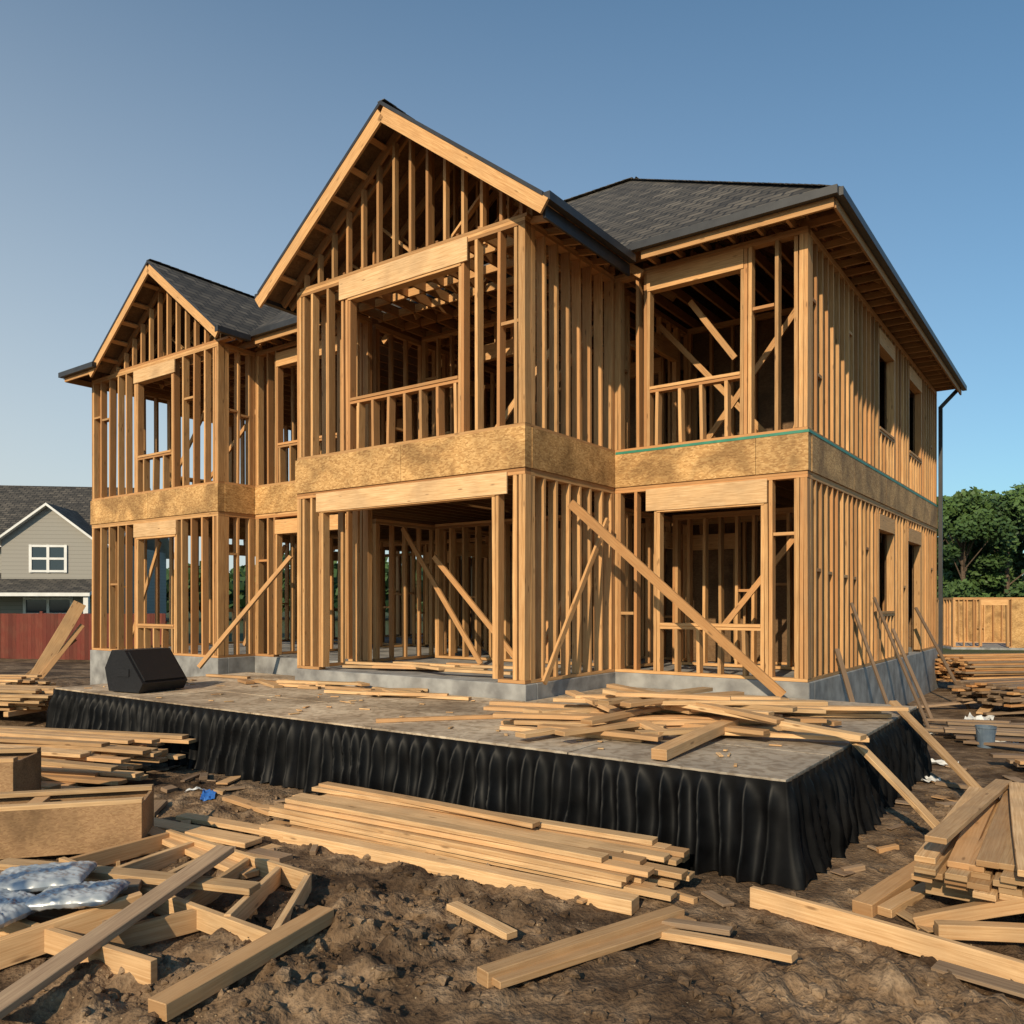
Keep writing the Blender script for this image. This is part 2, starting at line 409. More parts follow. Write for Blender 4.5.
two((-6.31,9.195),(-6.31,11.555),(1,0),sp=.33)
two((-11,9.195),(-11,10.665),(-1,0))
two((-6.305,11.56),(-3.29,11.56),(0,-1),[(-5.52,-3.95,1.75,3.5)],[(-5.69,-4.25,5.42,6.95)])
wall((-3.29,11.705),(-3.29,22.57),(1,0),ZF,ZB0,[(16.1,17.4,1.9,3.45),(18.9,20.3,ZF,3.4)],sp=.3)
wall((-3.29,11.705),(-3.29,22.57),(1,0),ZB1,ZT,[(16.1,17.4,5.3,6.85),(19.0,20.4,5.3,6.85)],sp=.3)
two((-19.25,9.79),(-14.3,9.79),(0,-1),[(-17.25,-15.85,1.6,3.5)],[(-17.25,-15.95,5.3,6.95)])
two((-14.3,9.935),(-14.3,10.665),(1,0),sp=.3)
two((-14.295,10.67),(-11.145,10.67),(0,-1),[(-13.6,-11.6,ZF,3.5)],[(-13.56,-11.6,5.3,6.9)])
two((-19.25,9.935),(-19.25,22.42),(-1,0),[(13,14.5,1.9,3.4),(17,18.5,1.9,3.4)],[(12,13.5,5.3,6.9),(17,18.5,5.3,6.9)])
two((-19.25,22.57),(-3.435,22.57),(0,1),[(-18,-16.5,1.9,3.4),(-9,-7.5,1.9,3.4)],[(-17.8,-15.6,5.3,6.9),(-14,-12,5.3,6.9)])
for (x,y) in ((-6.31,9.05),(-3.29,11.56),(-14.3,9.79),(-11,9.05)):
    for z0,z1 in ((ZF+.05,ZB0-.1),(ZB1+.05,ZT-.1)):
        sx=-1 if x>-10.9 or x==-14.3 else 1
        fr.board((x+sx*.16,y+.068,z0),(x+sx*.16,y+.068,z1),.05,.13,up=(0,-1,0))
        fr.board((x+sx*.068,y+.21,z0),(x+sx*.068,y+.21,z1),.05,.13,up=(1,0,0))
o=.022
band(-11-o,-6.31+o,9.05-o,9.19); band(-6.45,-6.31+o,9.193,11.56-o-.003); band(-11-o,-10.86,9.193,10.67-o-.003)
band(-6.45,-3.29+o,11.56-o,11.70); band(-3.43,-3.29+o,11.703,22.57)
band(-19.25-o,-14.3+o,9.79-o,9.93); band(-14.44,-14.3+o,9.933,10.67-o-.003); band(-14.44,-10.87,10.67-o,10.81)
band(-19.25-o,-19.11,9.933,22.57); band(-19.25,-3.44,22.43,22.572)
gt=MB()
gt.box(-6.28,-3.29+o+.006,11.56-o-.006,11.56-o+.02,ZB1-.035,ZB1+.004,0)
gt.box(-3.29+o-.02,-3.29+o+.006,11.57,22.5,ZB1-.035,ZB1+.004,0)
gt.make('flashing_tape',[M_green],house)
hd=MB()
hd.board((-10.5,9.04,3.75),(-6.6,9.04,3.75),.03,.30,tone=(1.05,0)); 
hd.board((-9.95,9.04,7.14),(-7.3,9.04,7.14),.03,.34,tone=(1.05,0))
hd.board((-5.75,11.55,3.70),(-3.85,11.55,3.70),.03,.34,tone=(1.0,0))
hd.board((-17.4,9.78,3.7),(-15.75,9.78,3.7),.03,.30,tone=(1.0,0))
hd.board((-17.4,9.78,7.1),(-15.8,9.78,7.1),.03,.28,tone=(1.0,0))
hd.make('door_and_window_headers',[M_pale],house,bevel=.003)
def sheath(x0,x1,y0,y1,z0,z1,holes=(),axis=0,m=0):
    lo,hi=(x0,x1) if axis==0 else (y0,y1)
    def bx(c0,c1,a,b):
        if c1-c0<.01 or b-a<.01: return
        if axis==0: bo.box(c0,c1,y0,y1,a,b,m)
        else: bo.box(x0,x1,c0,c1,a,b,m)
    c=lo
    for (h0,h1,zb,zt) in sorted(holes):
        bx(c,h0,z0,z1); bx(h0,h1,z0,zb); bx(h0,h1,zt,z1); c=h1
    bx(c,hi,z0,z1)
sheath(-3.46,-3.445,12.3,22.3,ZF,ZB0-.3,[(16.1,17.4,1.9,3.45),(18.9,20.3,ZF,3.4)],1,1)
sheath(-3.46,-3.445,11.8,22.3,ZB1,ZT-.1,[(16.1,17.4,5.3,6.85),(19.0,20.4,5.3,6.85)],1,1)
sheath(-19.2,-3.5,22.39,22.405,ZF,ZB0-.3,[(-18,-16.5,1.9,3.4),(-9,-7.5,1.9,3.4)],0,1)
sheath(-15.5,-3.5,22.39,22.405,ZB1,ZT-.1,[(-14,-12,5.3,6.9)],0,1)
iw=MB()
for (a,b) in (((-10.9,14.6),(-3.6,14.6)),((-19,15.5),(-11,15.5)),((-10.9,18.6),(-3.6,18.6)),((-19,19),(-11,19))):
    wall(a,b,(0,-1),ZF,ZB0-.26,[(b[0]-2.8,b[0]-1.9,ZF,3.1)],sp=.4,dep=.09,mb=iw)
    wall(a,b,(0,-1),ZB1,ZT,[(b[0]-4.3,b[0]-3.4,ZB1,6.6)],sp=.4,dep=.09,mb=iw)
for (a,b) in (((-11,10.9),(-11,22.3)),((-6.4,11.8),(-6.4,22.3)),((-14.3,10.9),(-14.3,22.3))):
    wall(a,b,(1,0),ZF,ZB0-.26,[(b[1]-9,b[1]-8,ZF,3.1)],sp=.4,dep=.09,mb=iw)
    wall(a,b,(1,0),ZB1,ZT,[(b[1]-9.3,b[1]-8.2,ZB1,6.6)],sp=.4,dep=.09,mb=iw)
wall((-10.85,12.4),(-6.5,12.4),(0,-1),ZF,ZB0-.26,sp=.33,dep=.14,mb=iw)
wall((-6.25,13.6),(-3.5,13.6),(0,-1),ZF,ZB0-.26,sp=.28,dep=.14,mb=iw)
wall((-10.85,12.0),(-6.5,12.0),(0,-1),ZB1,ZT,[(-9.4,-8.3,ZB1,6.6)],sp=.36,dep=.09,mb=iw)
sheath(-10.9,-3.6,14.70,14.715,ZF,ZB0-.3,[(-9.5,-8.5,ZF,3.1)],0,1)  # dark backing sheet, added so the interior reads as dark
sheath(-10.9,-3.6,18.70,18.715,ZB1,ZT-.1,[(-9.5,-8.5,ZB1,6.6)],0,1)
sheath(-11.0,-3.6,14.70,14.715,ZB1,ZT-.1,[(-6.9,-6.0,ZB1,6.6)],0,1)
def br(p0,p1,w=.09,t=.04,up=(0,-1,0),m=0): iw.board(p0,p1,w,t,up=up,bow=.01,seg=3,m=m,tone=(R(.85,1.0),R(0,.4)))
br((-10.6,11.2,3.5),(-8.9,11.4,1.02)); br((-9.3,10.6,2.9),(-7.6,10.9,1.02)); br((-6.5,9.4,1.05),(-6.5,11.3,3.3),up=(1,0,0))
br((-5.0,12.8,1.7),(-3.6,13.0,3.5)); br((-5.3,12.2,6.9),(-4.6,12.3,5.9)); br((-5.3,12.6,4.6),(-3.6,12.4,6.6)); br((-6.2,13.0,6.9),(-4.2,13.2,4.6))
br((-6.5,9.3,4.6),(-6.5,11.4,6.6),up=(1,0,0)); br((-7.6,9.9,4.55),(-6.6,10.2,5.9)); br((-16.8,11,4.6),(-15,11.3,6.4)); br((-18.6,11.2,4.6),(-17.0,11.4,6.8))
br((-16.5,12,1.1),(-15,12,3.4)); br((-18.7,10.4,1.1),(-17.4,10.4,3.5)); br((-3.6,12,4.6),(-3.6,14.5,7.0),up=(1,0,0))
br((-6.24,10.1,3.55),(-3.55,11.30,.83),w=.13,t=.045)
br((-12.7,10.3,3.0),(-13.6,8.9,.9),w=.1); br((-6.24,11.2,3.4),(-6.2,9.35,1.0),w=.09,up=(1,0,0))
iw.make('interior_framing',[M_wood],house)
fl=MB()
zones=[(-10.85,-6.46,9.2,22.4),(-19.1,-14.45,9.95,22.4),(-14.29,-11.01,10.83,22.4),(-6.30,-3.47,11.72,22.4)]
for (x0,x1,y0,y1) in zones:
    x=x0+.03
    while x<x1:
        fl.board((x,y0,4.31),(x,y1,4.31),.045,.25,tone=(R(.6,.85),R(.2,.7)))
        fl.board((x,y0,ZT+.085),(x,y1,ZT+.085),.045,.16,tone=(R(.55,.8),R(.2,.7)))
        x+=.40
    fl.box(x0-.02,x1+.02,y0,y1,4.437,4.457,1)
    fl.box(x0-.02,x1+.02,y0,y1,.90,.985,2)
fl.make('floor_decks_and_joists',[M_wood,M_osbd,M_conc],house)
fo=MB()
def fb(x0,x1,y0,y1): fo.box(x0,x1,y0,y1,-.3,.997,0)
p=.03
fb(-11-p,-6.31+p,9.05-p,9.30);fb(-6.5,-6.31+p,9.30,11.56-p);fb(-11-p,-10.8,9.30,10.67-p);fb(-6.5,-3.29+p,11.56-p,11.8);fb(-3.5,-3.29+p,11.8,22.6)
fb(-19.25-p,-14.3+p,9.79-p,10.0);fb(-14.5,-14.3+p,10.0,10.67-p);fb(-14.5,-10.8,10.67-p,10.9);fb(-19.25-p,-19.0,10.0,22.6);fb(-19.0,-3.5,22.4,22.6)
fo.make('foundation',[M_conc],house,bevel=.01)
# roof
rf=MB(); T=.06
ZE=7.52; SL=.74; YR=17.07; ZR=ZE+SL*6.0
xr=-2.8
rf.slab([(xr,11.07,ZE),(-8.8,YR,ZR),(-11.5,YR,ZR),(-11.5,11.07,ZE)],T,0,1,2)
rf.slab([(xr,23.07,ZE),(xr,11.07,ZE),(-8.8,YR,ZR)],T,0,1,2)
rf.slab([(xr,23.07,ZE),(-8.8,YR,ZR),(-13.7,YR,ZR),(-19.7,23.07,ZE)],T,0,1,2)
S2=(ZR-ZE)/(YR-10.2)
rf.slab([(-11.502,10.2,ZE),(-11.502,YR,ZR),(-13.7,YR,ZR),(-19.7,10.2,ZE)],T,0,1,2)
rf.slab([(-19.7,10.2,ZE),(-13.7,YR,ZR),(-19.7,23.07,ZE)],T,0,1,2)
rf.slab([(-19.7,9.36,ZE-.03),(-18.3,9.36,ZE-.03),(-18.3,10.6,ZE+.55),(-19.0,10.6,ZE+.5)],T,0,1,2)
rf.slab([(-19.7,9.36,ZE-.03),(-19.0,10.6,ZE+.5),(-19.7,10.6,ZE-.03)],T,0,1,2)
def cap(a,b,w=.22):
    a=Vector(a);b=Vector(b);L=(b-a).length;t=(b-a)/L;s=0
    while s<L-.05:
        c0=a+t*s+Vector((0,0,.004));c1=a+t*min(L,s+.26)+Vector((0,0,.014)); rf.board(c0,c1,w,.010,m=3,tone=(1,0)); s+=.2
cap((xr,11.07,ZE),(-8.8,YR,ZR));cap((-8.8,YR,ZR),(-13.7,YR,ZR));cap((xr,23.07,ZE),(-8.8,YR,ZR))
X1,R1,s1,w1=-8.6,9.50,.76,2.87; Yf=8.60
ez=R1-s1*w1
def vy(z,ye=11.07,s=SL): return ye+(z-ZE)/s
rf.slab([(X1,Yf,R1),(X1+w1,Yf,ez),(X1+w1,11.0,ez),(X1+w1-.3,11.15,ez+.23),(X1,vy(R1)+.05,R1)],T,0,1,2)
rf.slab([(X1,Yf,R1),(X1-w1,Yf,ez),(X1-w1,10.2,ez),(X1,vy(R1)+.05,R1)],T,0,1,2)
cap((X1,Yf+.02,R1),(X1,vy(R1),R1),.14)
X2,R2,s2,w2=-16.12,9.26,.77,2.38; Yg=9.35; ez2=R2-s2*w2
yv=10.2+(R2-ZE)/S2
rf.slab([(X2,Yg,R2),(X2+w2,Yg,ez2),(X2+w2,10.15,ez2),(X2,yv,R2)],T,0,1,2)
rf.slab([(X2,Yg,R2),(X2-w2,Yg,ez2),(X2-w2,10.15,ez2),(X2,yv,R2)],T,0,1,2)
cap((X2,Yg+.02,R2),(X2,yv,R2),.14)
rf.make('roof',[M_sh,M_osbd,M_dark,M_sh],house)
gu=MB()
def gut(a,b):
    a=Vector(a);b=Vector(b); gu.board(a,b,.10,.11,m=0,tone=(1,0))
gut((-5.72,11.02,ZE-.075),(xr+.05,11.02,ZE-.075)); gut((xr+.052,11.07,ZE-.075),(xr+.052,23.1,ZE-.075))
gut((X1+w1+.05,Yf+.02,ez-.07),(X1+w1+.05,10.97,ez-.07)); gut((X1-w1-.05,Yf+.02,ez-.07),(X1-w1-.05,10.15,ez-.07))
gut((X2+w2+.02,Yg,ez2-.07),(X2+w2+.02,10.1,ez2-.07)); gut((-13.7,10.15,ZE-.075),(-11.52,10.15,ZE-.075))
gut((-19.75,9.31,ZE-.1),(-18.2,9.31,ZE-.1)); gut((-19.75,9.4,ZE-.1),(-19.75,23,ZE-.1))
gu.board((X1+w1-.035,Yf+.1,ez-.21),(X1+w1-.035,11.0,ez-.21),.035,.17)
gu.board((xr-.02,22.75,ZE-.12),(-3.22,22.65,6.95),.07,.09); gu.board((-3.22,22.65,6.97),(-3.22,22.65,.2),.07,.09,up=(1,0,0))
gu.make('gutters',[M_dark],house)
fa=MB()
def fas(a,b,h=.13): fa.board(a,b,.035,h,tone=(R(.8,.9),.15))
zz=ZE-.185
fas((-5.6,11.10,zz),(xr-.02,11.10,zz)); fas((xr-.02,11.13,zz),(xr-.02,23.0,zz))
fas((-13.7,10.23,zz),(-11.5,10.23,zz))
fas((-19.66,9.38,zz),(-18.4,9.38,zz)); fas((-19.66,9.4,zz),(-19.66,22.9,zz))
def rake(Xc,Rz,s,w,Y,h=.27):
    for sg in (1,-1):
        off=T+ h/2*math.sqrt(1+s*s)+.004
        a=Vector((Xc,Y,Rz-off)); b=Vector((Xc+sg*(w+.02),Y,Rz-s*w-off))
        fa.board(a,b,.04,h,tone=(1.05,0))
rake(X1,R1,s1,w1,Yf+.03,.20); rake(X2,R2,s2,w2,Yg+.03,.17)
def gable(Xc,Rz,s,w,Yw,hw,Yo,n_tr):
    k=math.sqrt(1+s*s); ch=.13
    def chord(Y,th=.045,m=0):
        for sg in (1,-1):
            off=T+ch/2*k+.006
            fa.board((Xc,Y,Rz-off),(Xc+sg*(w-.06),Y,Rz-s*(w-.06)-off),th,ch)
    chord(Yw+.04); chord(Yw+.20)
    under=lambda x:Rz-s*abs(x-Xc)-T-ch*k-.01
    x=Xc-hw+.12
    while x<Xc+hw-.08:
        zt=under(x)
        if zt>ZT+.12: fa.board((x,Yw+.045,ZT+.05),(x,Yw+.045,zt),.05,.085,up=(0,-1,0))
        x+=.34
    fa.board((Xc-hw,Yw+.07,ZT+.024),(Xc+hw,Yw+.07,ZT+.024),.14,.044)
    d=.35
    while d<w-.05:
        for sg in (1,-1):
            X=Xc+sg*d; z=Rz-s*d-T-.06
            fa.board((X,Yo+.05,z),(X,Yw+.3,z),.09,.045,up=(-sg*-s,0,1))
        d+=.42
    Y=Yw+.65; n=0
    while n<n_tr:
        chord(Y)
        fa.board((Xc-hw,Y,ZT+.07),(Xc+hw,Y,ZT+.07),.045,.13)
        fa.board((Xc,Y+.045,ZT+.1),(Xc,Y+.045,under(Xc)),.045,.09,up=(0,-1,0))
        for sg in (1,-1):
            m=hw*.5
            fa.board((Xc+sg*.05,Y+.046,ZT+.12),(Xc+sg*m,Y+.046,under(Xc+m)),.04,.085,up=(0,-1,0))
            fa.board((Xc+sg*m,Y-.045,ZT+.12),(Xc+sg*m,Y-.045,under(Xc+m)),.04,.085,up=(0,-1,0))
            fa.board((Xc+sg*m,Y+.05,ZT+.12),(Xc+sg*hw*.78,Y+.05,under(Xc+hw*.78)),.04,.085,up=(0,-1,0))
        Y+=.6;n+=1
gable(X1,R1,s1,w1,9.05,2.32,Yf,6)
gable(X2,R2,s2,w2,9.79,2.15,Yg,4)
y=11.3
while y<23:
    fa.board((-3.43,y,7.41),(xr-.04,y,7.41),.045,.10); y+=.42
x=-5.6
while x<xr-.3:
    fa.board((x,11.70,7.41),(x,11.12,7.41),.045,.10); x+=.42
for y in (9.2,9.62,10.04,10.46,10.88): fa.board((-6.45,y,7.35),(X1+w1-.06,y,7.24),.045,.09)
x=-13.6
while x<-11.5: fa.board((x,10.8,7.41),(x,10.25,7.41),.045,.10); x+=.42
fa.box(-3.33,-3.30,11.6,22.5,7.47,7.78,0); fa.box(-6.2,-3.34,11.585,11.61,7.47,7.78,0)
fa.box(-6.40,-6.36,9.3,11.5,7.39,7.62,0)
x=-10.8
while x<-3.5:
    d=min(6.0,(xr-x)) ; 
    if d>.6: fa.board((x,11.2,ZE-.10),(x,11.07+d,ZE+SL*(d)-.16),.045,.15)
    x+=.5
y=11.9
while y<22.5:
    d=min(y-11.07,23.07-y,6); fa.board((xr-.1,y,ZE-.12),(xr-d,y,ZE+SL*d-.17),.045,.15); y+=.5
fa.make('roof_trusses_and_fascia',[M_wood],house)
fr.make('exterior_wall_framing',[M_wood],house)
bo.make('sheathing_panels',[M_osb,M_osbd],house)

# ---------------------------------------------------------------- STAGE
stage=empty('stage_platform',(0,0,0),-math.radians(35.8))
dk=MB(); ZD=.78
SX0,SX1,SY0=-13.2,-1.9,6.13
def panels(x0,x1,y0,y1):
    x=x0
    while x<x1-.01:
        xe=min(x+2.44,x1); y=y0
        while y<y1-.01:
            ye=min(y+1.22,y1); dz=R(-.003,.004)
            dk.box(x+.006,xe-.006,y+.006,ye-.006,ZD-.05+dz,ZD+dz,0,tone=(R(.84,1.08),0)); y=ye
        x=xe
panels(SX0,-6.26,SY0,9.0); panels(-6.26,SX1,SY0,11.5); 
dk.box(-13.2,-11.05,9.004,9.7,ZD-.05,ZD,0,tone=(1,0))
dk.box(SX0+.02,SX1-.02,SY0+.015,SY0+.055,ZD-.17,ZD-.056,1); dk.box(SX1-.06,SX1-.02,SY0+.06,11.4,ZD-.17,ZD-.056,1)
x=SX0+.2
while x<SX1:
    for y in (6.4,8.3): dk.tube((x,y,-.1),(x,y,ZD-.06),.03,.03,8,1)
    x+=1.5
dk.make('deck',[M_deck,M_dark],stage,bevel=.002)
sv=[];sf=[]
segs=[((SX0,9.6),(SX0,SY0),(-1,0)),((SX0,SY0),(SX1,SY0),(0,-1)),((SX1,SY0),(SX1,11.5),(1,0))]
rows=18; S=0; plist=[]
for a,b,n in segs:
    L=math.dist(a,b); k=int(L/.0125)
    for i in range(k+ (1 if n==(1,0) else 0)):
        f=i/k; x=a[0]+(b[0]-a[0])*f; y=a[1]+(b[1]-a[1])*f
        nn=Vector((n[0],n[1])); e=.10
        if n==(0,-1):
            if f*L<e: nn=Vector((-1,0)).lerp(Vector((0,-1)),.5+.5*f*L/e)
            if (1-f)*L<e: nn=Vector((1,0)).lerp(Vector((0,-1)),.5+.5*(1-f)*L/e)
        elif n==(1,0) and f*L<e: nn=Vector((0,-1)).lerp(Vector((1,0)),.5+.5*f*L/e)
        elif n==(-1,0) and (1-f)*L<e: nn=Vector((0,-1)).lerp(Vector((-1,0)),.5+.5*(1-f)*L/e)
        nn.normalize(); plist.append((x,y,nn,S+f*L))
    S+=L
for (x,y,nn,s) in plist:
    w=H(x,y); g=gz(w.x+nn.x*.1,w.y)
    nz=noise.noise(Vector((s*.9,2,0)))
    for r in range(rows):
        v=r/(rows-1)
        ph=s*2*math.pi/.17+3.2*noise.noise(Vector((s*1.6,v*.7,0)))+v*1.6*noise.noise(Vector((s*.8,4,v)))
        pl=1-abs(math.sin(ph*.5))**.7
        ph2=s*2*math.pi/.46+4*noise.noise(Vector((s*1.1,9,v*.5)))
        pl2=(math.sin(ph2)*.5+.5)
        ramp_=min(1,v/.25)
        o_=.012+ (.022+.095*ramp_*(1+.9*nz)*(.6+.4*v))*pl + .07*v*pl2 +.07*v*v*(.5+noise.noise(Vector((s*1.1,v*2,8))))
        o_+=.022*ramp_*noise.noise(Vector((s*9,v*3,4)))
        if v<.06: o_=.016+.012*pl
        hem=.04*noise.noise(Vector((s*5,1,1)))
        zb=g*.5+.012+hem
        z=(ZD-.012)*(1-v)+zb*v
        sv.append((x+nn.x*o_,y+nn.y*o_,z))
nC=len(plist)
for i in range(nC-1):
    for r in range(rows-1):
        a=i*rows+r; sf.append((a,a+1,a+rows+1,a+rows))
me=bpy.data.meshes.new('skirt'); me.from_pydata(sv,[],sf); me.materials.append(M_black); me.polygons.foreach_set('use_smooth',[True]*len(sf)); me.update()
so=bpy.data.objects.new('pleated_skirt',me); scene.collection.objects.link(so); so.parent=stage

sp=MB()
prof=[(-.30,0),(.30,0),(.38,.12),(.02,.54),(-.24,.54),(-.38,.30)]
W=.36
def pr(pts,x0,x1,m):
    A=[(x0,py,pz) for py,pz in pts];B=[(x1,py,pz) for py,pz in pts]; k=len(pts)
    sp.poly(A,m);sp.poly(B[::-1],m)
    for i in range(k):
        j=(i+1)%k; sp.poly([A[i],B[i],B[j],A[j]],m)
pr(prof,-W,W,0)
a=Vector((0,.38,.12));b_=Vector((0,.02,.54)); dn=Vector((0,.42,.36)).normalized()
sp.board(a+dn*.012+(b_-a)*.06,a+dn*.012+(b_-a)*.94,.64,.022,up=dn,m=1,tone=(1,0))
for sx in (-1,1): sp.box(sx*W-.02*sx,sx*(W+.012),-.12,.12,.2,.3,1)
for sx in (-1,1):
    for yy in (-.22,.22): sp.tube((sx*.26,yy,-.02),(sx*.26,yy,.005),.025,.025,8,1)
spo=sp.make('stage_monitor_speaker',[M_spk,M_grille])
w=H(-11.65,6.75,ZD+.02); spo.location=w; spo.rotation_euler=(0,0,math.radians(-118)); spo.scale=(1.1,1.1,1.12)

# ---------------------------------------------------------------- LUMBER
def gp(q,d,dz=0): return Vector((q,d,gz(q,d)+dz))
def plank(name,p0,p1,w,t,mat=None,up=(0,0,1),bow=.012,tone=None):
    mb=MB(); mb.board(p0,p1,w,t,up=up,bow=bow,seg=6,tone=tone); return mb.make(name,[mat or M_pale],bevel=.004)
def stack(name,c0,c1,nx,nz,w,t,base,jit=.25,mats=None,skip=.1,spread=1.03,rot=.012,lift=0):
    mb=MB()
    c0=Vector((*c0,0));c1=Vector((*c1,0)); d=(c1-c0).normalized(); s=d.cross(Vector((0,0,1))); L=(c1-c0).length
    if lift:
        for f in (.12,.5,.88):
            c=c0+d*L*f; mb.board(c-s*(nx*w*.55)+Vector((0,0,base+lift/2)),c+s*(nx*w*.55)+Vector((0,0,base+lift/2)),.09,lift,seg=1)
    for k in range(nz):
        for i in range(nx):
            if k==nz-1 and random.random()<.35: continue
            if random.random()<skip*(k/nz): continue
            o_=(i-(nx-1)/2)*w*spread; e0=R(-jit,jit)*.6;e1=R(-jit,jit)
            z=base+lift+t*(k+.5)+R(0,.004)
            a=c0+s*(o_+R(-1,1)*rot)+d*e0; b=c1+s*(o_+R(-1,1)*rot*2)+d*e1
            mb.board(a+Vector((0,0,z)),b+Vector((0,0,z)),w*.97,t*.93,bow=R(0,.012),seg=3,m=0 if random.random()<.85 or len(mats or [])<2 else 1)
    return mb.make(name,mats or [M_pale,M_grey],bevel=.003)
stack('lumber_stack',(-1.95,7.95),(1.05,6.05),6,5,.13,.042,.03,.30,lift=.03,rot=.04)
plank('wooden_plank',gp(-2.24,7.40,.05),gp(.84,5.55,.05),.14,.10,tone=(1.05,0))
plank('wooden_plank',gp(-2.3,7.68,.03),gp(.9,5.9,.06),.18,.045)
plank('wooden_plank',gp(-1.9,8.2,.25),Vector((.2,6.7,.28)),.12,.04)
plank('wooden_plank',gp(-2.5,8.1,.03),gp(-1.7,7.75,.03),.14,.04)
plank('wooden_plank',gp(-.40,5.42,.04),gp(.0,4.93,.04),.09,.045)
plank('wooden_plank',gp(-.16,4.36,.06),gp(1.1,5.38,.05),.10,.085)
plank('wooden_plank',gp(-.10,4.33,.03),gp(1.16,5.33,.03),.12,.04,tone=(.8,.4))
plank('wooden_plank',gp(.93,5.12,.04),gp(1.58,4.56,.05),.09,.045)
plank('wooden_plank',gp(.95,5.24,.05),gp(1.35,5.02,.05),.08,.035,M_grey)
plank('wooden_plank',gp(1.66,5.66,.07),gp(2.95,4.33,.07),.05,.14,tone=(1.05,.2))
plank('wooden_plank',gp(1.75,5.72,.03),gp(3.05,4.45,.03),.14,.045)
plank('wooden_plank',gp(2.38,5.55,.05),gp(3.30,6.38,.05),.14,.09)
plank('wooden_plank',gp(2.50,5.48,.04),gp(3.36,6.15,.04),.10,.06)
stack('lumber_stack',(2.95,5.15),(4.45,7.1),5,5,.13,.042,.12,.18,lift=.14,rot=.05,spread=1.12)
plank('wooden_plank',(2.75,5.3,.56),(4.4,7.3,.50),.13,.04); plank('wooden_plank',(3.05,4.8,.50),(4.4,7.1,.52),.13,.04)
plank('wooden_plank',gp(2.62,5.3,.06),(3.25,4.95,.30),.09,.09,tone=(.8,.4))
plank('wooden_plank',(2.6,5.0,.10),(3.7,4.8,.12),.09,.09,tone=(.9,.3))
plank('wooden_plank',(3.18,7.66,.84),gp(3.72,6.75,.02),.10,.04)
plank('wooden_plank',(4.55,9.75,.92),gp(4.85,8.1,.02),.10,.04)
dp=MB()
def db(q0,d0,z0,q1,d1,z1,w=.13,t=.04): dp.board((q0,d0,z0),(q1,d1,z1),w,t,bow=.015,seg=5)
db(1.05,9.1,1.12,3.08,7.15,.92,.14,.045); db(.68,9.55,1.06,1.45,7.75,.86); db(1.22,6.78,.84,2.45,8.55,.90,.14,.09)
db(1.12,9.3,1.16,2.5,7.6,1.0); db(-.1,8.9,.80,1.6,8.35,.84,.14,.045); db(0,8.7,.84,1.5,8.0,.88,.12); db(-.1,8.55,.80,1.25,7.75,.80,.12)
db(-1.5,9.0,.80,-.1,9.35,.80,.08); db(1.3,8.8,.98,3.4,8.9,.92); db(2.4,9.4,.82,4.3,9.3,.82,.14,.045); db(2.6,9.2,.86,4.2,9.35,.87); db(2.5,9.7,.80,4.3,9.6,.8)
db(2.1,9.35,.90,4.4,9.1,.92,.13); db(1.9,8.0,.84,3.3,7.55,.84,.14); db(1.4,8.4,.88,3.2,8.35,.9)
for i in range(44):
    q=random.gauss(1.75,.62);d=8.75+random.gauss(0,.42)-.1*(q-1.5); a=random.choice([-.35,-.6,-.15,.15,-.9,.6])+R(-.2,.2); l=R(.5,1.2)
    k=max(0,1-abs(q-1.7)/1.7)
    z=.81+R(0,.36)*k
    dq,dd=math.cos(a)*l,math.sin(a)*l
    ok=True
    for (aa,bb) in ((q-dq,d-dd),(q+dq,d+dd)):
        X,Y=toH(aa,bb)
        if Y<6.2 or X>-1.95 or Y>11.4 or (X<-6.2 and Y>8.95): ok=False
    if ok: db(q-dq,d-dd,z+R(-.03,.03),q+dq,d+dd,z+R(-.03,.03),random.choice([.09,.14,.14]),.042)
dp.make('lumber_pile',[M_pale],bevel=.003)
ds=MB()
for i in range(20):
    X=R(-12.6,-9.8) if i<10 else R(-9.8,-7.2); Y=R(8.3,8.9); l=R(.15,.6); a=R(-.5,.5)
    p=H(X,Y,ZD+.022+R(0,.05)); t=Vector((math.cos(a-.6),math.sin(a-.6),R(-.02,.02)))*l
    ds.board(p-t,p+t,random.choice([.09,.14]),.04)
for i in range(12):
    p=H(R(-9.8,-7.3),R(9.4,10.6),ZF+.03+R(0,.08)); a=R(-.5,.5)-.5; t=Vector((math.cos(a),math.sin(a),0))*R(.3,.9); ds.board(p-t,p+t,.12,.04)
ds.board(H(-9.2,8.1,ZD+.03),H(-6.9,8.6,ZD+.03),.10,.04)
for i in range(60):
    X=R(-12.8,-2.2);Y=R(6.3,8.6); p=H(X,Y,ZD+.012); a=R(0,3.1); t=Vector((math.cos(a),math.sin(a),0))*R(.015,.08); ds.board(p-t,p+t,R(.012,.05),.012)
ds.make('scrap_lumber',[M_pale],bevel=.002)

